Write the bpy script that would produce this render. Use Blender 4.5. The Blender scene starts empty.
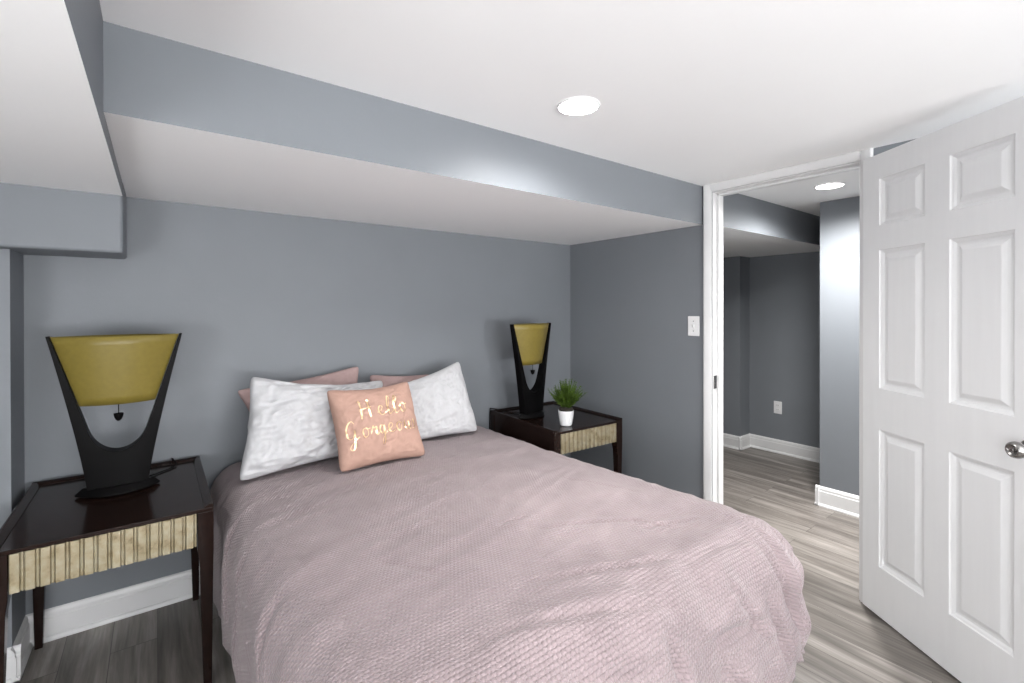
import bpy, bmesh, math, random
from mathutils import Vector, Matrix, noise

random.seed(7)
sc = bpy.context.scene
COL = sc.collection
PI = math.pi

# ---------------------------------------------------------------- camera
YAW, PITCH, ROLL = 0.6449, -0.004, -0.0016
CAM_H, FPX, V0 = 1.3601, 473.05, 310.1
fw = Vector((math.sin(YAW) * math.cos(PITCH), math.cos(YAW) * math.cos(PITCH), math.sin(PITCH)))
rt = Vector((math.cos(YAW), -math.sin(YAW), 0))
up = rt.cross(fw)
rt, up = rt * math.cos(ROLL) + up * math.sin(ROLL), up * math.cos(ROLL) - rt * math.sin(ROLL)
cam_d = bpy.data.cameras.new('camera')
cam = bpy.data.objects.new('camera', cam_d)
COL.objects.link(cam)
cam_d.sensor_width = 36.0
cam_d.lens = 36.0 * FPX / 1024.0
cam_d.shift_y = -(341.5 - V0) / 1024.0
cam_d.clip_start = 0.02
m = Matrix((rt, up, -fw)).transposed().to_4x4()
m.translation = (0, 0, CAM_H)
cam.matrix_world = m
sc.camera = cam

# ---------------------------------------------------------------- world, lights, exposure
world = bpy.data.worlds.new('world')
sc.world = world
world.use_nodes = True
world.node_tree.nodes['Background'].inputs[0].default_value = (0.75, 0.85, 1.0, 1)
world.node_tree.nodes['Background'].inputs[1].default_value = 0.3
sc.view_settings.view_transform = 'Standard'
sc.view_settings.look = 'None'
sc.view_settings.gamma = 1.0
sc.view_settings.use_curve_mapping = False
sc.view_settings.exposure = 0.62
sc.cycles.diffuse_bounces = 8
LENS_STRENGTH = 14.0           # glow of the recessed lamps' lenses


def area_light(name, loc, direction, sx, sy, power, color=(1, 1, 1)):
    d = bpy.data.lights.new(name, 'AREA')
    d.shape = 'RECTANGLE'
    d.size, d.size_y, d.energy, d.color = sx, sy, power, color
    o = bpy.data.objects.new(name, d)
    COL.objects.link(o)
    o.location = loc
    o.rotation_euler = Vector(direction).to_track_quat('-Z', 'Y').to_euler()
    return o


# added fill lights out of view, set just inside the two added windows
area_light('added_fill_light', (0.65, -2.80, 1.00), (0.0, 1.0, 1.3), 2.5, 1.3, 165, (0.985, 0.99, 1.0))
area_light('added_fill_light', (-1.42, -0.60, 0.95), (1.0, 0.25, 0.9), 1.6, 1.0, 40, (0.985, 0.99, 1.0))


def downlight(name, loc, power, angle=166):
    d = bpy.data.lights.new(name, 'SPOT')
    d.energy, d.shadow_soft_size = power, 0.07
    d.spot_size, d.spot_blend = math.radians(angle), 1.0
    d.color = (1.0, 0.985, 0.965)
    o = bpy.data.objects.new(name, d)
    COL.objects.link(o)
    o.location = loc
    return o


# beams of the recessed ceiling lamps, each with an added unseen fill beam
downlight('bedroom_downlight', (1.213, 1.215, 2.072), 60)
downlight('bedroom_downlight', (1.213, -0.95, 2.072), 30)  # added fill out of view, under the added recessed fixture
downlight('hall_downlight', (3.195, 1.112, 2.072), 195)
downlight('hall_downlight', (3.195, -0.95, 2.072), 330)  # added hall fill out of view, without a fixture


# ---------------------------------------------------------------- materials
def new_mat(name):
    mt = bpy.data.materials.new(name)
    mt.use_nodes = True
    nt = mt.node_tree
    return mt, nt, nt.nodes['Principled BSDF']


def N(nt, typ, **kw):
    n = nt.nodes.new(typ)
    for k, v in kw.items():
        if k in ('operation', 'noise_dimensions', 'feature', 'blend_type', 'data_type', 'wave_type', 'bands_direction'):
            setattr(n, k, v)
        else:
            n.inputs[k].default_value = v
    return n


def ramp(nt, stops):
    r = nt.nodes.new('ShaderNodeValToRGB')
    e = r.color_ramp.elements
    while len(e) < len(stops):
        e.new(0.5)
    for i, (p, c) in enumerate(stops):
        e[i].position = p
        e[i].color = (*c, 1)
    return r


def simple(name, color, rough=0.5, metal=0.0, spec=0.5, nscale=None, nvar=0.08, bump=0.0, bscale=None, coat=0.0,
           stretch=(1, 1, 1)):
    mt, nt, b = new_mat(name)
    b.inputs['Roughness'].default_value = rough
    b.inputs['Metallic'].default_value = metal
    b.inputs['Specular IOR Level'].default_value = spec
    b.inputs['Coat Weight'].default_value = coat
    tc = nt.nodes.new('ShaderNodeTexCoord')
    mp = nt.nodes.new('ShaderNodeMapping')
    mp.inputs['Scale'].default_value = stretch
    nt.links.new(tc.outputs['Object'], mp.inputs[0])
    n = N(nt, 'ShaderNodeTexNoise', Scale=nscale or 6.0, Detail=4.0)
    nt.links.new(mp.outputs[0], n.inputs['Vector'])
    lo = tuple(c * (1 - nvar) for c in color)
    hi = tuple(min(1, c * (1 + nvar)) for c in color)
    r = ramp(nt, [(0.3, lo), (0.7, hi)])
    nt.links.new(n.outputs[0], r.inputs[0])
    nt.links.new(r.outputs[0], b.inputs['Base Color'])
    if bump:
        n2 = N(nt, 'ShaderNodeTexNoise', Scale=bscale or 80.0, Detail=3.0)
        nt.links.new(mp.outputs[0], n2.inputs['Vector'])
        bp = N(nt, 'ShaderNodeBump', Strength=1.0, Distance=bump)
        nt.links.new(n2.outputs[0], bp.inputs['Height'])
        nt.links.new(bp.outputs[0], b.inputs['Normal'])
    return mt


M_WALL = simple('wall_paint', (0.188, 0.202, 0.220), 0.5, spec=0.3, nscale=3, nvar=0.02, bump=0.0003, bscale=90)
M_CEIL = simple('ceiling_paint', (0.91, 0.91, 0.91), 0.6, nscale=2, nvar=0.01, bump=0.0004, bscale=60)
M_TRIM = simple('trim_paint', (0.71, 0.71, 0.71), 0.3, nscale=4, nvar=0.015)
M_DOOR = simple('door_paint', (0.76, 0.765, 0.77), 0.35, nscale=4, nvar=0.015, bump=0.00035, bscale=12, stretch=(9, 9, 0.7))
M_DARK = simple('espresso_wood', (0.013, 0.0065, 0.005), 0.16, spec=0.22, nscale=5, nvar=0.2, stretch=(8, 1, 8))
M_BLACK = simple('black_lacquer', (0.0035, 0.0033, 0.0035), 0.40, spec=0.05, nscale=8, nvar=0.2)
M_SHADE = simple('mustard_fibreglass', (0.185, 0.143, 0.029), 0.38, spec=0.4, nscale=60, nvar=0.05)
M_WHITEFAB = simple('white_cotton', (0.50, 0.50, 0.512), 0.85, spec=0.2, nscale=40, nvar=0.02, bump=0.0005, bscale=500)
M_PINKFAB = simple('pink_sham_cotton', (0.35, 0.25, 0.24), 0.9, spec=0.2, nscale=40, nvar=0.03, bump=0.0008, bscale=300)
M_BLUSH = simple('blush_cotton', (0.41, 0.26, 0.208), 0.8, spec=0.2, nscale=30, nvar=0.03, bump=0.0004, bscale=500)
M_GOLD = simple('gold_foil', (0.80, 0.58, 0.34), 0.32, metal=0.9, nscale=40, nvar=0.12)
M_PLATE = simple('white_plastic', (0.78, 0.78, 0.78), 0.35, nscale=5, nvar=0.01)
M_CHROME = simple('satin_nickel', (0.33, 0.32, 0.31), 0.25, metal=1.0, nscale=20, nvar=0.05)
M_POT = simple('white_ceramic', (0.74, 0.75, 0.76), 0.25, nscale=6, nvar=0.01)
M_SOIL = simple('dark_soil', (0.02, 0.016, 0.012), 0.95, nscale=60, nvar=0.5, bump=0.004, bscale=120)
M_LEAF = simple('plant_leaf', (0.055, 0.098, 0.012), 0.55, spec=0.2, nscale=25, nvar=0.6)
M_MATT = simple('mattress_ticking', (0.55, 0.54, 0.52), 0.9, nscale=10, nvar=0.03)
M_SLOT = simple('socket_slot', (0.03, 0.03, 0.03), 0.6)


def mat_lens(name, strength):
    mt, nt, b = new_mat(name)
    b.inputs['Base Color'].default_value = (0.9, 0.9, 0.9, 1)
    b.inputs['Emission Color'].default_value = (1.0, 0.985, 0.96, 1)
    b.inputs['Emission Strength'].default_value = strength
    return mt


M_LENS = mat_lens('lamp_lens', LENS_STRENGTH)


def mat_glass():
    mt, nt, b = new_mat('pane_glass')
    b.inputs['Transmission Weight'].default_value = 1.0
    b.inputs['Roughness'].default_value = 0.02
    return mt


M_GLASS = mat_glass()


def mat_floor():
    mt, nt, b = new_mat('grey_vinyl_plank')
    L = nt.links.new
    tc = nt.nodes.new('ShaderNodeTexCoord')
    rot = nt.nodes.new('ShaderNodeMapping')
    rot.inputs['Rotation'].default_value = (0, 0, PI / 2)
    L(tc.outputs['Object'], rot.inputs[0])
    br = nt.nodes.new('ShaderNodeTexBrick')
    br.offset = 0.37
    br.inputs['Scale'].default_value = 1.0
    br.inputs['Brick Width'].default_value = 1.22
    br.inputs['Row Height'].default_value = 0.15
    br.inputs['Mortar Size'].default_value = 0.0012
    br.inputs['Color1'].default_value = (0, 0, 0, 1)
    br.inputs['Color2'].default_value = (1, 1, 1, 1)
    br.inputs['Mortar'].default_value = (0.5, 0.5, 0.5, 1)
    L(rot.outputs[0], br.inputs['Vector'])
    # grain: noise stretched along the plank (world Y), shifted per plank
    add = N(nt, 'ShaderNodeMixRGB', blend_type='ADD')
    add.inputs[0].default_value = 1.0
    sc3 = N(nt, 'ShaderNodeMixRGB', blend_type='MULTIPLY')
    sc3.inputs[0].default_value = 1.0
    sc3.inputs[2].default_value = (7, 7, 7, 1)
    L(br.outputs['Color'], sc3.inputs[1])
    L(tc.outputs['Object'], add.inputs[1])
    L(sc3.outputs[0], add.inputs[2])
    mp = nt.nodes.new('ShaderNodeMapping')
    mp.inputs['Scale'].default_value = (16, 1.3, 1)
    L(add.outputs[0], mp.inputs[0])
    n1 = N(nt, 'ShaderNodeTexNoise', Scale=1.0, Detail=6.0, Roughness=0.62, Distortion=0.5)
    L(mp.outputs[0], n1.inputs['Vector'])
    mp2 = nt.nodes.new('ShaderNodeMapping')
    mp2.inputs['Scale'].default_value = (90, 3.5, 1)
    L(add.outputs[0], mp2.inputs[0])
    n2 = N(nt, 'ShaderNodeTexNoise', Scale=1.0, Detail=3.0)
    L(mp2.outputs[0], n2.inputs['Vector'])
    r1 = ramp(nt, [(0.28, (0.085, 0.075, 0.066)), (0.48, (0.175, 0.158, 0.142)), (0.72, (0.33, 0.305, 0.28))])
    L(n1.outputs[0], r1.inputs[0])
    r2 = ramp(nt, [(0.3, (0.78, 0.78, 0.78)), (0.7, (1.12, 1.12, 1.12))])
    L(n2.outputs[0], r2.inputs[0])
    mx = N(nt, 'ShaderNodeMixRGB', blend_type='MULTIPLY')
    mx.inputs[0].default_value = 1.0
    L(r1.outputs[0], mx.inputs[1])
    L(r2.outputs[0], mx.inputs[2])
    r3 = ramp(nt, [(0.0, (0.86, 0.85, 0.84)), (1.0, (1.1, 1.1, 1.1))])
    L(br.outputs['Color'], r3.inputs[0])
    mx2 = N(nt, 'ShaderNodeMixRGB', blend_type='MULTIPLY')
    mx2.inputs[0].default_value = 1.0
    L(mx.outputs[0], mx2.inputs[1])
    L(r3.outputs[0], mx2.inputs[2])
    mx3 = N(nt, 'ShaderNodeMixRGB', blend_type='MIX')
    mx3.inputs[2].default_value = (0.05, 0.045, 0.04, 1)
    L(br.outputs['Fac'], mx3.inputs[0])
    L(mx2.outputs[0], mx3.inputs[1])
    L(mx3.outputs[0], b.inputs['Base Color'])
    b.inputs['Roughness'].default_value = 0.38
    bp = N(nt, 'ShaderNodeBump', Strength=0.5, Distance=0.0008)
    L(n2.outputs[0], bp.inputs['Height'])
    L(bp.outputs[0], b.inputs['Normal'])
    return mt


M_FLOOR = mat_floor()


def mat_quilt():
    mt, nt, b = new_mat('mauve_quilted_cotton')
    L = nt.links.new
    uv = nt.nodes.new('ShaderNodeUVMap')
    sep = nt.nodes.new('ShaderNodeSeparateXYZ')
    L(uv.outputs[0], sep.inputs[0])

    def mth(op, a, bb=None):
        n = nt.nodes.new('ShaderNodeMath')
        n.operation = op
        for i, v in enumerate((a, bb)):
            if v is None:
                continue
            if isinstance(v, (int, float)):
                n.inputs[i].default_value = v
            else:
                L(v, n.inputs[i])
        return n.outputs[0]
    pv, pu = 0.0108, 0.0122
    v = mth('DIVIDE', sep.outputs[1], pv)
    row = mth('FLOOR', v)
    odd = mth('MULTIPLY', mth('FLOORED_MODULO', row, 2.0), 0.5)
    u = mth('ADD', mth('DIVIDE', sep.outputs[0], pu), odd)
    su = mth('POWER', mth('ABSOLUTE', mth('SINE', mth('MULTIPLY', u, PI))), 0.55)
    sv = mth('POWER', mth('ABSOLUTE', mth('SINE', mth('MULTIPLY', v, PI))), 0.55)
    brick = mth('MULTIPLY', su, sv)
    pits = mth('SUBTRACT', 1.0, mth('MULTIPLY', mth('SUBTRACT', 1.0, su), mth('SUBTRACT', 1.0, sv)))
    h = mth('ADD', mth('MULTIPLY', brick, 0.40), mth('MULTIPLY', pits, 1.1))
    mp = N(nt, 'ShaderNodeTexNoise', Scale=14.0, Detail=3.0)
    L(uv.outputs[0], mp.inputs['Vector'])
    hh = mth('MULTIPLY', h, mth('ADD', mth('MULTIPLY', mp.outputs[0], 1.0), 0.5))
    bp = N(nt, 'ShaderNodeBump', Strength=1.0, Distance=0.0046)
    L(hh, bp.inputs['Height'])
    L(bp.outputs[0], b.inputs['Normal'])
    n = N(nt, 'ShaderNodeTexNoise', Scale=5.0, Detail=3.0)
    L(uv.outputs[0], n.inputs['Vector'])
    r = ramp(nt, [(0.3, (0.275, 0.218, 0.226)), (0.7, (0.322, 0.257, 0.265))])
    L(n.outputs[0], r.inputs[0])
    L(r.outputs[0], b.inputs['Base Color'])
    b.inputs['Roughness'].default_value = 0.8
    b.inputs['Specular IOR Level'].default_value = 0.25
    b.inputs['Sheen Weight'].default_value = 0.25
    return mt


M_QUILT = mat_quilt()


def mat_leaf_metal():
    mt, nt, b = new_mat('aged_champagne_leaf')
    L = nt.links.new
    tc = nt.nodes.new('ShaderNodeTexCoord')
    n = N(nt, 'ShaderNodeTexNoise', Scale=26.0, Detail=6.0, Roughness=0.65)
    L(tc.outputs['Object'], n.inputs['Vector'])
    r = ramp(nt, [(0.30, (0.16, 0.12, 0.06)), (0.44, (0.30, 0.25, 0.155)), (0.62, (0.36, 0.32, 0.225)), (0.8, (0.43, 0.39, 0.30))])
    L(n.outputs[0], r.inputs[0])
    L(r.outputs[0], b.inputs['Base Color'])
    b.inputs['Metallic'].default_value = 0.35
    b.inputs['Roughness'].default_value = 0.42
    return mt


M_LEAFMETAL = mat_leaf_metal()


# ---------------------------------------------------------------- mesh helpers
def add_box(bm, x0, x1, y0, y1, z0, z1):
    vs = [bm.verts.new(p) for p in ((x0, y0, z0), (x1, y0, z0), (x1, y1, z0), (x0, y1, z0),
                                    (x0, y0, z1), (x1, y0, z1), (x1, y1, z1), (x0, y1, z1))]
    for f in ((0, 3, 2, 1), (4, 5, 6, 7), (0, 1, 5, 4), (1, 2, 6, 5), (2, 3, 7, 6), (3, 0, 4, 7)):
        bm.faces.new([vs[i] for i in f])


def loft(bm, rings, cap=True, closed=True):
    """rings of points (equal counts) joined in order"""
    R = [[bm.verts.new(p) for p in r] for r in rings]
    n = len(R[0])
    for a, b_ in zip(R, R[1:]):
        for i in range(n if closed else n - 1):
            j = (i + 1) % n
            bm.faces.new((a[i], a[j], b_[j], b_[i]))
    if cap:
        bm.faces.new(list(reversed(R[0])))
        bm.faces.new(R[-1])
    return R


def lathe(bm, prof, n=40, center=(0, 0), cap=True):
    rings = [[(center[0] + r * math.cos(2 * PI * i / n), center[1] + r * math.sin(2 * PI * i / n), z) for i in range(n)]
             for r, z in prof]
    return loft(bm, rings, cap)


def tube(bm, pts, r, n=8):
    pts = [Vector(p) for p in pts]
    rings = []
    for i, p in enumerate(pts):
        t = (pts[min(i + 1, len(pts) - 1)] - pts[max(i - 1, 0)]).normalized()
        a = t.orthogonal().normalized() if i == 0 else (rings_a - t * rings_a.dot(t)).normalized()
        rings_a = a
        b_ = t.cross(a)
        rr = r(i / (len(pts) - 1)) if callable(r) else r
        rings.append([p + (a * math.cos(2 * PI * k / n) + b_ * math.sin(2 * PI * k / n)) * rr for k in range(n)])
    loft(bm, rings)


def obj(name, bm, mat, parent=None, smooth=False, bevel=0.0, segs=2, sub=0):
    bmesh.ops.recalc_face_normals(bm, faces=bm.faces[:])
    me = bpy.data.meshes.new(name)
    bm.to_mesh(me)
    bm.free()
    me.materials.append(mat)
    if smooth:
        for p in me.polygons:
            p.use_smooth = True
    o = bpy.data.objects.new(name, me)
    COL.objects.link(o)
    if parent:
        o.parent = parent
    if bevel:
        md = o.modifiers.new('bevel', 'BEVEL')
        md.width = bevel
        md.segments = segs
        md.limit_method = 'ANGLE'
        md.angle_limit = math.radians(35)
        if not smooth:
            for p in me.polygons:
                p.use_smooth = True
            wn = o.modifiers.new('weighted', 'WEIGHTED_NORMAL')
            wn.keep_sharp = True
    if sub:
        md = o.modifiers.new('subdivision', 'SUBSURF')
        md.levels = md.render_levels = sub
    return o


def tag(o, label, cat, group=None):
    o['label'] = label
    o['category'] = cat
    if group:
        o['group'] = group
    return o


def thing(name, label, cat, loc, rotz=0.0, group=None):
    o = bpy.data.objects.new(name, None)
    o.empty_display_size = 0.1
    COL.objects.link(o)
    o.location = loc
    o.rotation_euler = (0, 0, rotz)
    return tag(o, label, cat, group)


def dup(root, loc, rotz, label):
    r = root.copy()
    COL.objects.link(r)
    r.location = loc
    r.rotation_euler = (0, 0, rotz)
    r['label'] = label
    for ch in list(root.children):
        c = ch.copy()
        COL.objects.link(c)
        c.parent = r
        for g in list(ch.children):
            d = g.copy()
            COL.objects.link(d)
            d.parent = c
    return r


def struct(name, boxes, mat, bevel=0.0, label=None):
    bm = bmesh.new()
    for b_ in boxes:
        add_box(bm, *b_)
    o = obj(name, bm, mat, bevel=bevel)
    o['kind'] = 'structure'
    if label:
        o['label'] = label
    return o


# ---------------------------------------------------------------- room shell
XR, XR2 = 2.609, 2.724       # bedroom right wall, both faces
YB = 2.704                   # back wall
ZC = 2.085                   # ceiling
ZS = 1.856                   # underside of the long soffit
XL, YF = -1.60, -3.00        # left and front walls (behind the camera)
HX, HY = 4.66, 3.30          # hall extents
DY0, DY1, DZ = 0.780, 1.514, 2.040   # doorway
NX, NY = -0.426, 2.48        # bump-out beside the left nightstand
BX, BZ = -0.104, 1.803       # left dropped ceiling: right face, underside

struct('floor', [(XL - .1, HX + .2, YF - .1, HY + .1, -0.10, 0.0)], M_FLOOR)
struct('ceiling', [(XL - .1, HX + .2, YF - .1, HY + .1, ZC, ZC + .12)], M_CEIL)
struct('wall_back', [(XL - .1, XR2, YB, YB + .12, 0, ZC)], M_WALL)
VY0, VY1, VZ0, VZ1 = -1.50, 0.30, 0.42, 1.55       # opening for the added window in the left wall
struct('wall_left', [(XL - .1, XL, YF - .1, VY0, 0, ZC), (XL - .1, XL, VY1, YB, 0, ZC), (XL - .1, XL, VY0, VY1, 0, VZ0),
                     (XL - .1, XL, VY0, VY1, VZ1, ZC)], M_WALL)
struct('wall_niche', [(XL, NX, NY, YB, 0, ZC)], M_WALL)
struct('wall_right', [(XR, XR2, DY1, HY, 0, ZC), (XR, XR2, YF, DY0, 0, ZC), (XR, XR2, DY0, DY1, DZ, ZC)], M_WALL)
WX0, WX1, WZ0, WZ1 = -0.65, 1.95, 0.50, 1.92  # opening for the added window in the front wall
struct('wall_front', [(XL, WX0, YF - .1, YF, 0, ZC), (WX1, XR2, YF - .1, YF, 0, ZC),
                      (WX0, WX1, YF - .1, YF, 0, WZ0), (WX0, WX1, YF - .1, YF, WZ1, ZC)], M_WALL)
struct('wall_hall_end', [(HX, HX + .2, 1.20, 2.312, 0, ZC), (4.475, HX + .2, 2.312, HY, 0, ZC)], M_WALL)
struct('wall_hall_back', [(XR2, HX + .2, HY, HY + .1, 0, ZC)], M_WALL)
struct('wall_hall_side', [(3.65, HX + .2, YF, 1.328, 0, ZC)], M_WALL)
struct('wall_hall_front', [(XR2, 3.65, YF - .1, YF, 0, ZC)], M_WALL)


def two_tone(name, x0, x1, y0, y1, z0, z1):
    """painted box with a white underside: a dropped ceiling"""
    o = struct(name, [(x0, x1, y0, y1, z0, z1)], M_WALL)
    o.data.materials.append(M_CEIL)
    for p in o.data.polygons:
        if p.normal.z < -0.9:
            p.material_index = 1
    return o


two_tone('ceiling_soffit', BX - .02, XR, 1.572, YB, ZS, ZC)
two_tone('ceiling_soffit', XL, BX, YF, 2.40, BZ, ZC)
two_tone('ceiling_soffit', XR2, HX, 1.535, HY, ZS, ZC)
# boxed duct on the back wall under the left dropped ceiling
bm = bmesh.new()
add_box(bm, XL, -0.103, 2.40, YB, 1.578, ZC)
o = obj('wall_duct', bm, M_WALL, bevel=0.012, segs=4)
o['kind'] = 'structure'

# added window out of view, for the front fill light: frame, mullion, glass
bm = bmesh.new()
for b_ in ((WX0, WX1, WZ0, WZ0 + .05), (WX0, WX1, WZ1 - .05, WZ1), (WX0, WX0 + .05, WZ0, WZ1), (WX1 - .05, WX1, WZ0, WZ1),
           (0.63, 0.67, WZ0, WZ1)):
    add_box(bm, b_[0], b_[1], YF - .08, YF - .02, b_[2], b_[3])
added_win = obj('added_window_1', bm, M_TRIM)
added_win['kind'] = 'structure'
bm = bmesh.new()
add_box(bm, WX0 + .04, WX1 - .04, YF - .055, YF - .049, WZ0 + .04, WZ1 - .04)
obj('added_window_pane', bm, M_GLASS, added_win)

bm = bmesh.new()  # added window out of view, put in for the left fill light
for b_ in ((VY0, VY1, VZ0, VZ0 + .05), (VY0, VY1, VZ1 - .05, VZ1), (VY0, VY0 + .05, VZ0, VZ1), (VY1 - .05, VY1, VZ0, VZ1), (-.62, -.58, VZ0, VZ1)):
    add_box(bm, XL - .08, XL - .02, b_[0], b_[1], b_[2], b_[3])
added_win2 = obj('added_window_2', bm, M_TRIM)
added_win2['kind'] = 'structure'
bm = bmesh.new()
add_box(bm, XL - .055, XL - .049, VY0 + .04, VY1 - .04, VZ0 + .04, VZ1 - .04)
obj('added_window_pane', bm, M_GLASS, added_win2)


def baseboard(name, runs, h=0.125):
    """runs: (start, end, outward normal) along the walls; moulded profile"""
    prof = [(0, 0), (.024, 0), (.024, .006), (.020, .014), (.014, .019), (.014, h - .035), (.0105, h - .03), (.0105, h - .018),
            (.006, h - .006), (0, h)]
    bm = bmesh.new()
    for a, b_, nrm in runs:
        rings = []
        for p in (a, b_):
            rings.append([(p[0] + nrm[0] * d, p[1] + nrm[1] * d, z) for d, z in prof])
        loft(bm, rings)
    o = obj(name, bm, M_TRIM)
    o['kind'] = 'structure'
    return o


baseboard('baseboard_back', [((NX, YB), (XR, YB), (0, -1))])
baseboard('baseboard_niche', [((NX, YB), (NX, NY - .024), (1, 0)), ((NX + .024, NY), (XL, NY), (0, -1))])
baseboard('baseboard_left', [((XL, NY), (XL, YF), (1, 0))])
baseboard('baseboard_right', [((XR, YB), (XR, DY1 + .049), (-1, 0)), ((XR, DY0 - .049), (XR, YF), (-1, 0))])
baseboard('baseboard_front', [((XL, YF), (XR, YF), (0, 1))])
baseboard('baseboard_hall', [((HX, 1.328), (HX, 2.312), (-1, 0)), ((HX, 2.312), (4.451, 2.312), (0, -1)),
                             ((4.475, 2.288), (4.475, HY), (-1, 0)), ((XR2, HY), (4.475, HY), (0, -1))])
baseboard('baseboard_hall_side', [((3.65, YF), (3.65, 1.352), (-1, 0)), ((3.626, 1.328), (HX, 1.328), (0, 1))], h=0.135)


# door casing and jamb (trim), bedroom side and hall side
def casing_profile(w):
    return [(0, 0), (0, .008), (.004, .011), (.010, .0115), (.016, .016), (w - .014, .019), (w - .006, .019), (w, .013), (w, 0)]


bm = bmesh.new()
w = 0.048
for xs, nx in ((XR, -1), (XR2, 1)):
    pr = casing_profile(w)
    for yj, sg in ((DY1, 1), (DY0, -1)):
        loft(bm, [[(xs + nx * d, yj + sg * t, z) for t, d in pr] for z in (0.0, ZC)])
    # head casing: cut down where it meets the ceiling
    hz = ZC - DZ
    loft(bm, [[(xs + nx * min(d, .018), y, DZ + t * hz / w) for t, d in pr] for y in (DY0, DY1)])
# jambs with stop
add_box(bm, XR, XR2, DY1 - .006, DY1, 0, DZ)
add_box(bm, XR, XR2, DY0, DY0 + .006, 0, DZ)
add_box(bm, XR, XR2, DY0, DY1, DZ - .006, DZ)
add_box(bm, XR + .045, XR + .085, DY1 - .018, DY1 - .006, 0, DZ - .006)
add_box(bm, XR + .045, XR + .085, DY0 + .006, DY0 + .018, 0, DZ - .006)
add_box(bm, XR + .045, XR + .085, DY0 + .006, DY1 - .006, DZ - .018, DZ - .006)
trim = obj('trim_1', bm, M_TRIM, bevel=0.002, segs=2)
trim['kind'] = 'structure'
bm = bmesh.new()
add_box(bm, XR + .006, XR + .036, DY1 - .010, DY1 - .006, .885, .962)
lip = obj('strike_plate', bm, M_CHROME, trim, bevel=0.001)
lip['label'] = 'small dark metal strike plate'
bm = bmesh.new()
add_box(bm, XR + .012, XR + .026, DY1 - .0098, DY1 - .0088, .908, .942)
obj('latch_hole', bm, M_SLOT, lip)

# ---------------------------------------------------------------- six panel door
DW, DT, DH0, DH1 = 0.716, 0.035, 0.012, 2.030
dth = 0.6059
door_x = Vector((-math.sin(dth), -math.cos(dth), 0))
door_n = Vector((-math.cos(dth), math.sin(dth), 0))       # towards the camera
bm = bmesh.new()
XS = [0, .090, .308, .408, .628, DW]
ZSR = [DH0, .228, .829, 1.008, 1.612, 1.717, 1.921, DH1]


def door_face(bm, y, sgn):
    for i in range(5):
        for k in range(7):
            x0, x1, z0, z1 = XS[i], XS[i + 1], ZSR[k], ZSR[k + 1]
            if i in (1, 3) and k in (1, 3, 5):
                loops = []
                for ins, dep in ((0, 0), (.003, .0045), (.010, .0075), (.016, .0125), (.024, .0132), (.030, .0110), (.043, .0035), (.046, .0028)):
                    loops.append([(x0 + ins, y - sgn * dep, z0 + ins), (x1 - ins, y - sgn * dep, z0 + ins),
                                  (x1 - ins, y - sgn * dep, z1 - ins), (x0 + ins, y - sgn * dep, z1 - ins)])
                R = [[bm.verts.new(p) for p in lp] for lp in loops]
                for a, b_ in zip(R, R[1:]):
                    for q in range(4):
                        bm.faces.new((a[q], a[(q + 1) % 4], b_[(q + 1) % 4], b_[q]))
                bm.faces.new(R[-1])
            else:
                bm.faces.new([bm.verts.new(p) for p in ((x0, y, z0), (x1, y, z0), (x1, y, z1), (x0, y, z1))])


door_face(bm, 0.0, 1)           # visible (hall) face lies in local y = 0, the leaf behind it
door_face(bm, -DT, -1)
for f in ([(0, 0, DH0), (0, 0, DH1), (0, -DT, DH1), (0, -DT, DH0)], [(DW, 0, DH0), (DW, -DT, DH0), (DW, -DT, DH1), (DW, 0, DH1)],
          [(0, 0, DH0), (0, -DT, DH0), (DW, -DT, DH0), (DW, 0, DH0)], [(0, 0, DH1), (DW, 0, DH1), (DW, -DT, DH1), (0, -DT, DH1)]):
    bm.faces.new([bm.verts.new(p) for p in f])
bmesh.ops.remove_doubles(bm, verts=bm.verts[:], dist=1e-5)
door = obj('door_1', bm, M_DOOR)
door['kind'] = 'structure'
dm = Matrix((door_x, door_n, Vector((0, 0, 1)))).transposed().to_4x4()
# x cross y must give z for a proper rotation
if door_x.cross(door_n).z < 0:
    dm = Matrix((door_x, door_n, Vector((0, 0, 1)))).transposed().to_4x4()
    for v in door.data.vertices:
        pass
dm.translation = Vector((2.569, 0.760, 0))
if dm.determinant() < 0:
    # bake the mirrored frame into the mesh instead of the object
    door.data.transform(dm)
    door.data.flip_normals()
    DOOR_BAKED = True
else:
    door.matrix_world = dm
    DOOR_BAKED = False


def bake_door(o):
    if DOOR_BAKED:
        o.data.transform(dm)
        o.data.flip_normals()


KX, KZ = 0.676, 0.915
for sgn, off in ((1, 0.0), (-1, -DT)):
    bm = bmesh.new()

    def pt(r, h, a):
        return (KX + r * math.cos(a), off + sgn * h, KZ + r * math.sin(a))
    prof = [(.0, .0), (.031, .0), (.031, .004), (.027, .008), (.016, .010), (.0125, .016), (.0125, .024), (.018, .030), (.0245, .040), (.0265, .050),
            (.0245, .060), (.019, .066), (.0165, .0665), (.0145, .062), (.008, .0605), (.0, .0605)]
    loft(bm, [[pt(max(r, .0004), h, 2 * PI * i / 32) for i in range(32)] for r, h in prof])
    k = obj('door_knob', bm, M_CHROME, door, smooth=True)
    k['label'] = 'satin nickel door knob'
    bake_door(k)
    bm = bmesh.new()
    loft(bm, [[pt(r, h, 2 * PI * i / 16) for i in range(16)] for r, h in ((.004, .0595), (.004, .064), (.001, .0645))])
    b2 = obj('lock_button', bm, M_CHROME, k, smooth=True)
    bake_door(b2)


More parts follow.
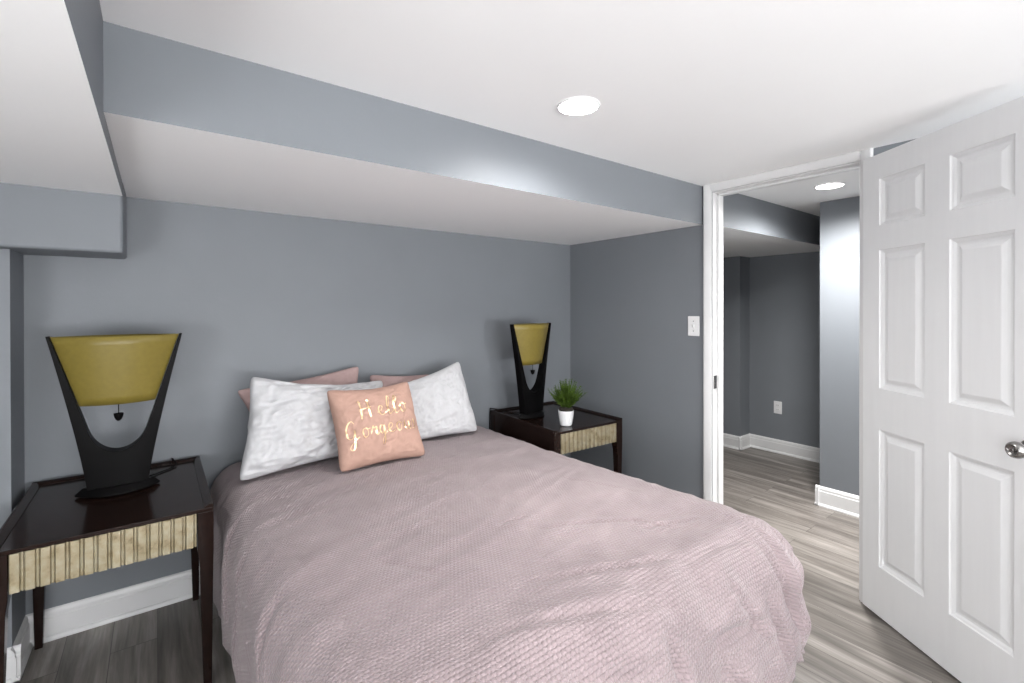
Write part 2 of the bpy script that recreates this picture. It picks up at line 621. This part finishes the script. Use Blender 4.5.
# ---------------------------------------------------------------- recessed lights
def recessed(loc, label, lens, r=0.071):
    t = thing('recessed_light', label, 'ceiling light', loc, 0, 'recessed ceiling lights')
    bm = bmesh.new()
    lathe(bm, [(r - .001, -.0005), (r, -.006), (r + .004, -.0055), (r + .007, -.002), (r + .0075, -.0002)], 48, cap=False)
    obj('trim_ring', bm, M_PLATE, t, smooth=True)
    bm = bmesh.new()
    lathe(bm, [(r - .001, -.001), (r - .001, -.0035), (r - .02, -.0045), (.001, -.005)], 48)
    obj('lens', bm, lens, t, smooth=True)
    return t


rec = recessed((1.213, 1.215, ZC), 'glowing round recessed light in the bedroom ceiling above the bed', M_LENS)
recessed((3.195, 1.112, ZC), 'glowing round recessed light in the hallway ceiling seen through the doorway', M_LENS)
dup(rec, (1.213, -0.95, ZC), 0, 'added round recessed light in the unseen front part of the bedroom ceiling')  # fixture added for the unseen bedroom fill beam


# ---------------------------------------------------------------- switch and outlet
t = thing('light_switch', 'white toggle light switch plate on the grey wall beside the door casing', 'light switch', (XR, 1.631, 1.250))
bm = bmesh.new()
add_box(bm, -.006, 0, -.038, .038, -.060, .060)
obj('wall_plate', bm, M_PLATE, t, bevel=.003)
bm = bmesh.new()
loft(bm, [[(-.0055, y, z) for y, z in ((-.005, -.011), (.005, -.011), (.005, .011), (-.005, .011))],
          [(-.017, y, z) for y, z in ((-.0035, .003), (.0035, .003), (.0035, .010), (-.0035, .010))]])
obj('toggle', bm, M_PLATE, t)
for z in (-.03, .03):
    bm = bmesh.new()
    loft(bm, [[(-x, .003 * math.cos(a), z + .003 * math.sin(a)) for a in [2 * PI * i / 10 for i in range(10)]] for x in (.005, .0068)])
    obj('screw', bm, M_CHROME, t)

t = thing('wall_outlet', 'white duplex power outlet low on the far hallway wall', 'outlet', (HX, 2.045, 0.425))
bm = bmesh.new()
add_box(bm, -.006, 0, -.036, .036, -.058, .058)
obj('wall_plate', bm, M_PLATE, t, bevel=.003)
for z in (-.020, .020):
    bm = bmesh.new()
    add_box(bm, -.009, -.005, -.016, .016, z - .014, z + .014)
    s = obj('socket', bm, M_PLATE, t, bevel=.004)
    for y in (-.006, .006):
        bm = bmesh.new()
        add_box(bm, -.0096, -.0088, y - .0014, y + .0014, z - .003, z + .007)
        obj('slot', bm, M_SLOT, s)


# ---------------------------------------------------------------- nightstands
def make_nightstand(loc, rotz, label):
    """origin on the floor under the middle; front is local -y"""
    W, D, H = 0.562, 0.680, 0.652
    t = thing('nightstand', label, 'nightstand', loc, rotz, 'pair of dark wood nightstands')
    hw, hd = W / 2, D / 2
    lw = 0.048
    ztop = H - .014
    # legs: square, tapering on the two inner faces, up to the underside of the top
    for sx in (-1, 1):
        for sy in (-1, 1):
            bm = bmesh.new()
            rings = []
            for z, s, off in ((0, .024, .007), (.46, .042, .001), (.50, lw, 0), (ztop, lw, 0)):
                x1, y1 = sx * (hw - off), sy * (hd - off)
                x0, y0 = x1 - sx * s, y1 - sy * s
                rings.append([(x0, y0, z), (x1, y0, z), (x1, y1, z), (x0, y1, z)])
            loft(bm, rings)
            obj('leg', bm, M_DARK, t, bevel=.002)
    bm = bmesh.new()
    add_box(bm, -hw, hw, -hd, hd, ztop, H - .001)
    obj('top', bm, M_DARK, t, bevel=.0015)
    # raised moulding on three sides
    bm = bmesh.new()
    prof = [(0, 0), (0, .010), (.003, .0125), (.013, .0125), (.022, .007), (.028, .002), (.028, 0)]
    zz = H - .001
    loft(bm, [[(-hw + a, y, zz + z) for a, z in prof] for y in (-hd, hd)])
    loft(bm, [[(hw - a, y, zz + z) for a, z in prof] for y in (-hd, hd)])
    loft(bm, [[(x, hd - a, zz + z) for a, z in prof] for x in (-hw, hw)])
    obj('gallery_rim', bm, M_DARK, t, bevel=.001)
    for sx in (-1, 1):
        bm = bmesh.new()
        add_box(bm, sx * (hw - .022), sx * (hw - .004), -hd + lw, hd - lw, .505, ztop)
        obj('side_panel', bm, M_DARK, t)
    bm = bmesh.new()
    add_box(bm, -hw + lw, hw - lw, hd - .022, hd - .004, .505, ztop)
    obj('back_panel', bm, M_DARK, t)
    # drawer: fluted front with pairs of narrow grooves
    bm = bmesh.new()
    x0, x1 = -hw + lw + .002, hw - lw - .002
    n = 14
    p = (x1 - x0) / n
    prof = [(x0, .016)]
    for i in range(n):
        a = x0 + i * p
        prof += [(a + .0005, -.002), (a + .003, -.005), (a + p * .68, -.005), (a + p * .68 + .002, .004), (a + p * .80, .004),
                 (a + p * .80 + .001, -.001), (a + p * .93, -.001), (a + p * .93 + .001, .004), (a + p - .0005, .004)]
    prof += [(x1, .016)]
    lo, hi = .521, ztop - .001
    loft(bm, [[(x, -hd + .004 + d, z) for x, d in prof] for z in (lo, hi)])
    dr = obj('drawer', bm, M_LEAFMETAL, t)
    dr['label'] = 'fluted drawer front in aged champagne leaf'
    bm = bmesh.new()
    add_box(bm, x0 + .006, x1 - .006, -hd + .020, hd - .06, lo + .006, hi - .02)
    obj('drawer_box', bm, M_DARK, dr)
    return t


LN = make_nightstand((-0.119, 2.337, 0), 0.0, 'dark wood nightstand with fluted drawer, in the wall niche beside the white pillow')
RN = dup(LN, (2.092, 2.325, 0), -0.035, 'dark wood nightstand with fluted drawer that carries the potted plant')


# ---------------------------------------------------------------- table lamps
def make_lamp(loc, rotz, label):
    t = thing('table_lamp', label, 'table lamp', loc, rotz, 'pair of sculptural black lamps')
    # boat shaped base
    def vesica(hw, hd, z, n=40, k=1.0):
        pts = []
        for i in range(n):
            a = 2 * PI * i / n
            c, s = math.cos(a), math.sin(a)
            x = hw * math.copysign(abs(c) ** 0.9, c)
            q = abs(x) / hw
            y = hd * math.copysign(1, s) * (1 - q * q) if abs(s) > 1e-6 else 0.0
            pts.append((x, y, z))
        return pts
    bm = bmesh.new()
    loft(bm, [vesica(.124, .068, 0), vesica(.130, .072, .004), vesica(.128, .070, .010), vesica(.113, .056, .024), vesica(.108, .050, .030)])
    obj('base', bm, M_BLACK, t, smooth=False, bevel=.0015)
    # body: a tapering V whose inside is cut out as a U
    ZB, ZT = 0.026, 0.606
    def outer(z):            # half width of the silhouette
        q = (z - ZB) / (ZT - ZB)
        return .092 + (.2035 - .092) * (max(q, 0.0) ** 1.18)
    inner = []
    NI = 48
    for i in range(NI + 1):
        q = i / NI * 2 - 1                    # -1 left top ... 1 right top
        # U with a round bottom at z=.165
        a = abs(q)
        if a < .42:
            ang = a / .42 * PI / 2 * .80
            x = .092 * math.sin(ang) / math.sin(PI / 2 * .80)
            z = .158 + .100 * (1 - math.cos(ang)) / (1 - math.cos(PI / 2 * .80))
        else:
            s = (a - .42) / .58
            z = .258 + (ZT - .258) * s
            x = .092 + (.1945 - .092) * s ** 1.0
        inner.append((math.copysign(x, q) if a > 0 else 0.0, z))
    out = []
    for (x, z), i in zip(inner, range(NI + 1)):
        q = i / NI * 2 - 1
        a = abs(q)
        if a < .42:
            s = a / .42
            if s < .6:
                ox, oz = outer(ZB) * s / .6, ZB
            else:
                oz = ZB + (.175 - ZB) * (s - .6) / .4
                ox = outer(oz)
        else:
            s = (a - .42) / .58
            oz = .175 + (ZT - .175) * s
            ox = outer(oz)
        out.append((math.copysign(ox, q) if a > 0 else 0.0, oz))

    def dep(x, z):           # half depth: lens shaped in plan, slimmer towards the tips
        q = (z - ZB) / (ZT - ZB)
        return (.037 - .018 * q) * (1 - .28 * min(1.0, abs(x) / outer(z)) ** 2)
    bm = bmesh.new()
    rings = []
    for (ix, iz), (ox, oz) in zip(inner, out):
        ring = []
        K = 6
        for k in range(K + 1):
            f = k / K
            x, z = ix + (ox - ix) * f, iz + (oz - iz) * f
            ring.append((x, -dep(x, z), z))
        for k in range(K, -1, -1):
            f = k / K
            x, z = ix + (ox - ix) * f, iz + (oz - iz) * f
            ring.append((x, dep(x, z), z))
        rings.append(ring)
    loft(bm, rings)
    obj('body', bm, M_BLACK, t, bevel=.003, segs=3)
    # shade: two curved panels meeting at the arms
    zs0, zs1 = .340, .603
    rings = []
    for s in range(9):
        q = s / 8
        z = zs0 + (zs1 - zs0) * q
        hw = .114 + (.1925 - .114) * q
        hd = .036 + .046 * q
        rings.append([(x, y, z) for x, y, _ in vesica(hw, hd, z, 64)])
    bm = bmesh.new()
    loft(bm, rings, cap=False)
    sh = obj('lamp_shade', bm, M_SHADE, t, smooth=True)
    sh['label'] = 'mustard yellow shade'
    md = sh.modifiers.new('thickness', 'SOLIDIFY')
    md.thickness = .0025
    md.offset = -1
    # lamp holder, bulb and pull
    bm = bmesh.new()
    tube(bm, [(-.150, 0, .475), (.150, 0, .475)], .004)
    lathe(bm, [(.014, .44), (.016, .45), (.016, .49), (.012, .495)], 20)
    hd_ = obj('lamp_holder', bm, M_BLACK, t)
    bm = bmesh.new()
    lathe(bm, [(.011, .494), (.013, .505), (.027, .535), (.030, .552), (.024, .572), (.002, .582)], 24)
    obj('bulb', bm, M_POT, hd_, smooth=True)
    bm = bmesh.new()
    tube(bm, [(0, -.01, .44), (0, -.01, .302)], .0016)
    pc = obj('pull_rod', bm, M_BLACK, t)
    bm = bmesh.new()
    lathe(bm, [(.0155, .302), (.0155, .300), (.0135, .288), (.010, .279), (.005, .273), (.0006, .2715)], 24, center=(0, -.01))
    obj('pull_knob', bm, M_BLACK, pc, smooth=True)
    return t


LL = make_lamp((-0.118, 2.395, 0.6535), 0.0, 'black lamp with mustard shade on the nightstand in the wall niche')
RL = dup(LL, (1.966, 2.402, 0.6535), 0.22, 'black lamp with mustard shade beside the potted plant')

# lamp cords: over the back of each nightstand and down to the floor
for pts, label in (([(-.05, 2.472, .660), (.0, 2.53, .6555), (.05, 2.58, .6555), (.07, 2.62, .660), (.06, 2.65, .669), (.055, 2.672, .670),
                     (.058, 2.686, .668), (.075, 2.690, .640), (.125, 2.690, .58), (.137, 2.687, .5), (.137, 2.684, .3), (.137, 2.684, .14)],
                    'black lamp cord over the back of the nightstand in the niche'),
                   ([(1.952, 2.478, .660), (1.93, 2.53, .6555), (1.90, 2.60, .656), (1.86, 2.640, .669), (1.84, 2.680, .670),
                     (1.835, 2.693, .655), (1.832, 2.694, .5), (1.83, 2.68, .25), (1.83, 2.672, .01)],
                    'black lamp cord over the back of the nightstand with the plant')):
    P = [Vector(p) for p in pts]
    fine = []
    for i in range(len(P) - 1):
        p0, p1, p2, p3 = P[max(i - 1, 0)], P[i], P[i + 1], P[min(i + 2, len(P) - 1)]
        for k in range(6):
            s = k / 6
            fine.append(0.5 * ((2 * p1) + (p2 - p0) * s + (2 * p0 - 5 * p1 + 4 * p2 - p3) * s * s + (3 * p1 - p0 - 3 * p2 + p3) * s ** 3))
    fine.append(P[-1])
    bm = bmesh.new()
    tube(bm, fine, .0028)
    tag(obj('lamp_cord', bm, M_BLACK, smooth=True), label, 'cord', 'lamp cords')

# ---------------------------------------------------------------- potted plant
t = thing('potted_plant', 'small bushy green plant in a white pot standing on a nightstand', 'plant', (1.978, 2.088, 0.6525), 0.3)
bm = bmesh.new()
lathe(bm, [(.030, 0), (.034, .002), (.037, .010), (.0455, .060), (.0475, .086), (.0475, .091), (.044, .091), (.0425, .072), (.002, .070)], 40)
obj('pot', bm, M_POT, t, smooth=True, bevel=.001)
bm = bmesh.new()
lathe(bm, [(.0425, .068), (.0425, .104), (.032, .110), (.002, .112)], 32)
obj('soil', bm, M_SOIL, t, smooth=True)
bm = bmesh.new()
rnd = random.Random(11)
for i in range(150):
    a = rnd.uniform(0, 2 * PI)
    lean = rnd.uniform(0.0, 1.0) ** 0.75 * .80
    ln = rnd.uniform(.080, .178) * (1 - .30 * lean)
    base = Vector((math.cos(a) * .026 * lean, math.sin(a) * .030 * lean, .104))
    d = Vector((math.cos(a) * math.sin(lean), math.sin(a) * math.sin(lean), math.cos(lean)))
    tip = base + d * ln + Vector((0, 0, .004 * lean))
    mid = base + d * ln * .5 + Vector((0, 0, .002 * lean))
    stem = [base, (base + mid) / 2 + Vector((0, 0, .003)), mid, (mid + tip) / 2 + Vector((0, 0, .003)), tip]
    tube(bm, stem, .0009, 5)
    # small narrow leaflets up the stem
    for k in range(9):
        s = .30 + .70 * k / 8
        q = s * (len(stem) - 1)
        j = min(int(q), len(stem) - 2)
        p = stem[j].lerp(stem[j + 1], q - j)
        for side in (0, 1, 2):
            b_ = rnd.uniform(0, 2 * PI)
            o_ = d.orthogonal().normalized()
            o_.rotate(Matrix.Rotation(b_, 3, d))
            dr_ = (d * rnd.uniform(1.0, 2.0) + o_).normalized()
            L_ = rnd.uniform(.013, .022)
            wv = dr_.cross(d).normalized() * rnd.uniform(.0014, .0024)
            nn = wv.cross(dr_).normalized() * .0006
            vs = [bm.verts.new(p), bm.verts.new(p + dr_ * L_ * .45 + wv + nn), bm.verts.new(p + dr_ * L_), bm.verts.new(p + dr_ * L_ * .45 - wv + nn)]
            bm.faces.new(vs)
me = bpy.data.meshes.new('foliage')
bm.to_mesh(me)
bm.free()
me.materials.append(M_LEAF)
fo = bpy.data.objects.new('foliage', me)
COL.objects.link(fo)
fo.parent = t

# ---------------------------------------------------------------- bed under the comforter
BX0, BX1, BY0, BY1 = 0.335, 1.610, 0.850, 2.655       # flat top of the comforter
t = thing('bed', 'low bed with mattress hidden beneath the mauve quilted comforter', 'bed', (0.96, 1.70, 0))
bm = bmesh.new()
add_box(bm, -.70, .70, -.94, .95, .30, .565)
obj('mattress', bm, M_MATT, t, bevel=.05, segs=4)
bm = bmesh.new()
add_box(bm, -.69, .69, -.93, .95, .16, .298)
obj('bed_base', bm, M_DARK, t, bevel=.01)
for sx in (-1, 1):
    for sy in (-1, 1):
        bm = bmesh.new()
        loft(bm, [[(sx * .6 + r * math.cos(a), sy * .84 + r * math.sin(a), z) for a in [2 * PI * i / 12 for i in range(12)]]
                  for r, z in ((.02, 0), (.028, .162))])
        obj('leg', bm, M_DARK, t)


def top_z(x, y):
    q = max(0.0, min(1.0, (2.66 - y) / 1.7))
    u = (x - .96) / .75
    return .600 + .022 * q + .016 * (1 - u * u)


CREASES = [  # (x0, y0, x1, y1, width, depth) in cloth coordinates
    (1.02, 1.18, 1.30, 1.04, .012, -.006), (1.28, .98, 1.50, .93, .010, -.010), (1.30, 1.04, 1.36, .93, .010, -.008),
    (.78, .97, 1.20, .80, .016, -.008), (.62, .86, 1.05, .72, .018, -.009), (1.16, .78, 1.52, .78, .016, -.008),
    (.92, 1.30, 1.02, 1.28, .010, -.006), (.52, 1.30, .62, 1.12, .014, -.003), (1.40, 1.5, 1.52, 1.2, .014, -.004),
    # foot drape
    (.80, .62, 1.10, .50, .018, -.016), (1.00, .66, 1.02, .42, .020, -.018), (.66, .52, .96, .44, .018, -.014), (1.12, .60, 1.44, .56, .018, -.014),
    (1.20, .50, 1.34, .36, .020, -.016), (1.46, .60, 1.52, .38, .022, -.020), (.52, .62, .72, .50, .018, -.012), (1.30, .68, 1.40, .52, .016, -.010),
    (.86, .40, 1.2, .36, .02, -.014), (1.54, .72, 1.62, .44, .022, -.016), (.70, .70, .92, .64, .016, -.01), (.40, .60, .56, .42, .02, -.012),
    # left drape
    (.16, 2.4, .02, 2.25, .022, -.010), (.22, 2.0, -.05, 1.85, .02, -.008), (.2, 1.7, -.1, 1.6, .02, -.010), (.25, 1.35, -.05, 1.15, .02, -.010),
    # right drape near the foot corner
    (1.74, .80, 1.90, .62, .022, -.016), (1.72, 1.0, 1.95, .9, .02, -.012)]


def crease(px, py):
    s = 0.0
    for x0, y0, x1, y1, w_, d_ in CREASES:
        dx, dy = x1 - x0, y1 - y0
        L2 = dx * dx + dy * dy
        tt = ((px - x0) * dx + (py - y0) * dy) / L2
        if tt < -.3 or tt > 1.3:
            continue
        tc_ = max(0.0, min(1.0, tt))
        ex, ey = px - (x0 + dx * tc_), py - (y0 + dy * tc_)
        d2 = (ex * ex + ey * ey) / (w_ * w_)
        if d2 > 20:
            continue
        fade = 1 - abs(2 * tc_ - 1) ** 3 * .6
        # a groove flanked by puffed ridges
        s += d_ * fade * (math.exp(-d2) - .65 * math.exp(-d2 / 7))
    return s


R_SIDE, R_FOOT = 0.135, 0.175
DROP = 0.135 * PI / 2 + 0.315


def cloth_point(px, py):
    qx = min(max(px, BX0), BX1)
    qy = min(max(py, BY0), 9)
    a, b_ = px - qx, py - qy
    zt = top_z(qx, qy)
    d = max(abs(a), abs(b_))
    nz = noise.noise(Vector((px * 3.1, py * 3.1, 1.7)))
    nz2 = noise.noise(Vector((px * 8.0, py * 8.0, 5.1)))
    nz3 = noise.noise(Vector((px * 19.0, py * 19.0, 9.4)))
    # long shallow ripples that run slanting across the bed
    nzr = 1 - 2 * abs(noise.noise(Vector(((px + .5 * py) * 2.2, (py - .35 * px) * 9.5, 3.3))))
    if d < 1e-9:
        return Vector((px, py, zt + .006 * nz + .004 * nz2 + .0016 * nz3 + .0045 * nzr + crease(px, py) * 1.75))
    phi = abs(b_) / (abs(a) + abs(b_)) * PI / 2
    n = Vector((math.copysign(math.cos(phi), a) if abs(a) > 1e-9 else 0, math.copysign(math.sin(phi), b_) if abs(b_) > 1e-9 else 0, 0))
    if n.length < 1e-6:
        n = Vector((0, 0, 0))
    RAD = R_SIDE + (R_FOOT - R_SIDE) * (phi / (PI / 2))
    bulge = .075 * math.exp(-((py - 1.0) / .45) ** 2) if a > 0 else 0.0
    if d < RAD * PI / 2:
        th = d / RAD
        off, z = RAD * math.sin(th) + bulge * math.sin(th), zt - RAD * (1 - math.cos(th))
        nrm = n * math.sin(th) + Vector((0, 0, math.cos(th)))
        hang = 0.0
    else:
        h = d - RAD * PI / 2
        hang = h / (DROP - RAD * PI / 2)
        off = RAD + bulge + (.022 * hang if (b_ < 0 or a > 0) else .004 * hang)
        # the foot panel and its corner balloon out
        corner = math.sin(phi) * math.cos(phi) * 2
        off += (.020 * math.sin(PI * min(1, hang * 1.1))) * (.4 + .6 * max(corner, 1 if b_ < -1e-9 else 0))
        z = zt - RAD - h
        nrm = n.copy()
    # vertical folds along the sides, stronger towards the hem
    s_per = py if abs(a) > abs(b_) else px
    foot = min(1.0, abs(b_) / .15) if b_ < -1e-9 else 0.0
    fold = (.007 + .008 * foot) * hang ** 0.8 * math.sin(s_per * (17 + 4 * foot) + 2.5 * nz + (1.3 if a > 0 else 0))
    amp = min(1.0, d / .12)
    disp = fold + (.006 + .012 * foot) * amp * nz + (.006 + .012 * foot) * amp * nz2 + (.0025 + .003 * foot) * nz3 + (.0045 + .006 * foot) * nzr + crease(px, py) * 1.75
    p = Vector((qx, qy, 0)) + n * off
    p.z = z
    p += nrm * disp
    p.z = max(p.z, .02)
    return p


bm = bmesh.new()
uvl = bm.loops.layers.uv.new('UVMap')
STEP = 0.0085
gx0, gx1, gy0, gy1 = BX0 - DROP, BX1 + DROP, BY0 - DROP, BY1
nxs, nys = int((gx1 - gx0) / STEP), int((gy1 - gy0) / STEP)
G = []
for j in range(nys + 1):
    py = gy0 + (gy1 - gy0) * j / nys
    rowv = []
    for i in range(nxs + 1):
        px = gx0 + (gx1 - gx0) * i / nxs
        v = bm.verts.new(cloth_point(px, py))
        rowv.append((v, (px, py)))
    G.append(rowv)
for j in range(nys):
    for i in range(nxs):
        q = (G[j][i], G[j][i + 1], G[j + 1][i + 1], G[j + 1][i])
        f = bm.faces.new([c[0] for c in q])
        f.smooth = True
        for lp, c in zip(f.loops, q):
            lp[uvl].uv = c[1]
me = bpy.data.meshes.new('comforter')
bm.to_mesh(me)
bm.free()
me.materials.append(M_QUILT)
cf = bpy.data.objects.new('comforter', me)
COL.objects.link(cf)
md = cf.modifiers.new('thickness', 'SOLIDIFY')
md.thickness = .012
md.offset = -1
tag(cf, 'mauve pink quilted comforter spread over the bed and draped down its sides', 'comforter')


# ---------------------------------------------------------------- pillows
def pillow_fn(BL, BR, TR, TL, thick, seed, pinch, wr, power=.40, sag=0.0):
    BL, BR, TR, TL = map(Vector, (BL, BR, TR, TL))

    def centre(u, v):
        # mid-edges drawn in a little so the corners stand out
        uu = u * (1 - pinch * (1 - v * v) * abs(u) ** 3)
        vv = v * (1 - pinch * (1 - u * u) * abs(v) ** 3)
        if v > 0:
            vv -= sag * v * v * (1 - u * u)
        s, t_ = (uu + 1) / 2, (vv + 1) / 2
        return BL * (1 - s) * (1 - t_) + BR * s * (1 - t_) + TR * s * t_ + TL * (1 - s) * t_
    def soften(u, v):      # corners are rounded, not needle sharp
        k = .045 * (abs(u) * abs(v)) ** 10
        return u * (1 - k), v * (1 - k)
    nrm = ((BR - BL) + (TR - TL)).cross((TL - BL) + (TR - BR)).normalized()

    def pt(u, v, side):
        c = centre(*soften(u, v))
        base = max(0.0, 1 - u * u) * max(0.0, 1 - v * v)
        h = thick / 2 * base ** power
        e = 1 - base
        w1 = noise.noise(Vector((u * 2.3 + seed, v * 2.3, side * 3.0)))
        w2 = noise.noise(Vector((u * 5.5 + seed * 2, v * 4.2, side * 2.0 + 4)))
        # gathers that run in from the edges
        g = math.sin((v * 9 + 2.2 * w1 + seed)) * math.exp(-(1 - abs(u)) * 6) + math.sin((u * 11 + 2.0 * w1 + seed * 1.3)) * math.exp(-(1 - abs(v)) * 6)
        w3 = 1 - 2 * abs(noise.noise(Vector((u * 3.4 + v * 2.0 + seed, v * 6.5 - u * 1.5, side * 5 + 1))))
        w4 = 1 - 2 * abs(noise.noise(Vector((u * 8.0 - v * 3.0 + seed, v * 5.0 + u * 4, side * 5 + 7))))
        h += base ** .4 * wr * (1.3 * w1 + .8 * w2 + 1.0 * w3 * (.35 + .65 * e) + .5 * w4) + wr * .75 * g * base ** .25 * (1 - base ** 2)
        h = max(h, .0018)
        return c + nrm * (h * side)
    return pt, nrm


def pillow(name, label, mat, corners, thick, seed, pinch=.07, wr=.008, power=.40, sag=0.0, group=None, n=96):
    pt, nrm = pillow_fn(*corners, thick, seed, pinch, wr, power, sag)
    bm = bmesh.new()

    def grd(side):
        return [[bm.verts.new(pt(math.sin((i / n * 2 - 1) * PI / 2) * .35 + (i / n * 2 - 1) * .65,
                                 math.sin((j / n * 2 - 1) * PI / 2) * .35 + (j / n * 2 - 1) * .65, side)) for i in range(n + 1)] for j in range(n + 1)]
    A, B = grd(1), grd(-1)
    for j in range(n):
        for i in range(n):
            bm.faces.new((A[j][i], A[j][i + 1], A[j + 1][i + 1], A[j + 1][i]))
            bm.faces.new((B[j][i], B[j + 1][i], B[j + 1][i + 1], B[j][i + 1]))
    ring = [(0, i) for i in range(n)] + [(j, n) for j in range(n)] + [(n, n - i) for i in range(n)] + [(n - j, 0) for j in range(n)]
    for k in range(len(ring)):
        a, b_ = ring[k], ring[(k + 1) % len(ring)]
        bm.faces.new((A[a[0]][a[1]], B[a[0]][a[1]], B[b_[0]][b_[1]], A[b_[0]][b_[1]]))
    o = obj(name, bm, mat, smooth=True)
    tag(o, label, 'pillow', group)
    return o, pt


pillow('pillow', 'pink pillow tucked behind the crumpled white pillow, one corner rising above it', M_PINKFAB,
       ((.40, 2.575, .66), (.90, 2.575, .66), (.915, 2.635, 1.045), (.300, 2.63, .968)), .12, 3.3, pinch=.09, wr=.007, group='pink pillows at the back')
pillow('pillow', 'pink pillow against the wall behind the smooth tilted white pillow', M_PINKFAB,
       ((.97, 2.585, .65), (1.40, 2.585, .65), (1.36, 2.64, .955), (.965, 2.64, .985)), .09, 7.9, wr=.006, group='pink pillows at the back')
pillow('pillow', 'crumpled white pillow leaning between the throw pillow and the lamp in the niche', M_WHITEFAB,
       ((.268, 2.285, .622), (.90, 2.375, .632), (1.00, 2.50, .972), (.338, 2.44, 1.062)), .17, 1.2, pinch=.065, wr=.023, sag=.15,
       group='white pillows')
pillow('pillow', 'smooth white pillow tilted beside the nightstand that holds the plant', M_WHITEFAB,
       ((1.07, 2.385, .632), (1.525, 2.36, .630), (1.475, 2.50, 1.045), (1.04, 2.50, .925)), .15, 5.6, pinch=.05, wr=.010, sag=.04, group='white pillows')
throw, tpt = pillow('throw_pillow', 'square blush pink throw pillow with gold script, in front of the white pillows', M_BLUSH,
                    ((.645, 2.128, .628), (1.068, 2.128, .628), (1.040, 2.275, .990), (.622, 2.265, .987)), .15, 9.1, pinch=.075, wr=.007, sag=.06)

# gold brush script "Hello Gorgeous" : pen strokes laid on the pillow front
STROKES = {
    'H': (1.15, [[(.05, .95), (.12, 1.05), (.16, .6), (.10, -.05)], [(.72, 1.1), (.66, .6), (.70, .0)], [(.0, .42), (.35, .52), (.85, .60)]]),
    'e': (.62, [[(.0, .18), (.30, .30), (.42, .48), (.28, .58), (.12, .40), (.14, .12), (.32, .0), (.60, .14)]]),
    'l': (.46, [[(.0, .12), (.24, .55), (.36, 1.0), (.26, 1.12), (.16, .8), (.14, .2), (.24, .0), (.46, .14)]]),
    'o': (.62, [[(.34, .54), (.14, .48), (.08, .22), (.22, .0), (.42, .12), (.44, .40), (.32, .56), (.46, .46), (.62, .50)]]),
    'G': (1.15, [[(.72, .92), (.55, 1.10), (.25, .92), (.10, .50), (.22, .10), (.48, .06), (.68, .40), (.70, .52), (.66, .0), (.56, -.52), (.36, -.62), (.30, -.42),
                  (.60, -.12), (1.0, .10)]]),
    'r': (.52, [[(.0, .14), (.16, .58), (.22, .44), (.40, .50), (.36, .2), (.42, .0), (.54, .12)]]),
    'g': (.66, [[(.42, .50), (.18, .52), (.08, .22), (.22, .02), (.40, .22), (.46, .52), (.42, -.1), (.34, -.55), (.18, -.58), (.20, -.36), (.44, -.08), (.66, .12)]]),
    'u': (.70, [[(.0, .14), (.14, .56), (.14, .16), (.28, .0), (.46, .22), (.50, .56), (.50, .16), (.58, .0), (.70, .12)]]),
    's': (.5, [[(.0, .1), (.26, .58), (.36, .3), (.30, .04), (.10, .02)]])}


def smooth_path(pts, m=7):
    P = [Vector((*p, 0)) for p in pts]
    r = []
    for i in range(len(P) - 1):
        p0, p1, p2, p3 = P[max(i - 1, 0)], P[i], P[i + 1], P[min(i + 2, len(P) - 1)]
        for k in range(m):
            s = k / m
            r.append(0.5 * ((2 * p1) + (p2 - p0) * s + (2 * p0 - 5 * p1 + 4 * p2 - p3) * s * s + (3 * p1 - p0 - 3 * p2 + p3) * s ** 3))
    return r + [P[-1]]


def script(word, u0, v0, size, slope, gap=0.0, tall=1.25):
    bm = bmesh.new()
    x = 0.0
    for ch in word:
        adv, strokes = STROKES[ch]
        for st in strokes:
            path = smooth_path(st)
            vs = []
            for i, p in enumerate(path):
                tdir = (path[min(i + 1, len(path) - 1)] - path[max(i - 1, 0)]).normalized()
                nn = Vector((-tdir.y, tdir.x, 0))
                # brush pen: down strokes are broader than up strokes
                wd = .020 + .036 * max(0.0, -tdir.y) ** 1.5
                pair = []
                for sgn in (-1, 1):
                    q = p + nn * wd * sgn
                    u = u0 + (x + q.x) * size
                    v = v0 + q.y * size * tall + (x + q.x) * size * slope
                    pair.append((u, v))
                vs.append(pair)
            top = [[bm.verts.new(tpt(u, v, 1) + Vector((0, -.0012, .0004))) for u, v in pr] for pr in vs]
            for a, b_ in zip(top, top[1:]):
                bm.faces.new((a[0], a[1], b_[1], b_[0]))
        x += adv + gap
    bmesh.ops.recalc_face_normals(bm, faces=bm.faces[:])
    o = obj('lettering', bm, M_GOLD, throw, smooth=True)
    o['label'] = 'gold foil script lettering'
    return o


script('Hello', -.48, .13, .335, .02, .03)
script('Gorgeous', -.86, -.33, .305, .03, .03)
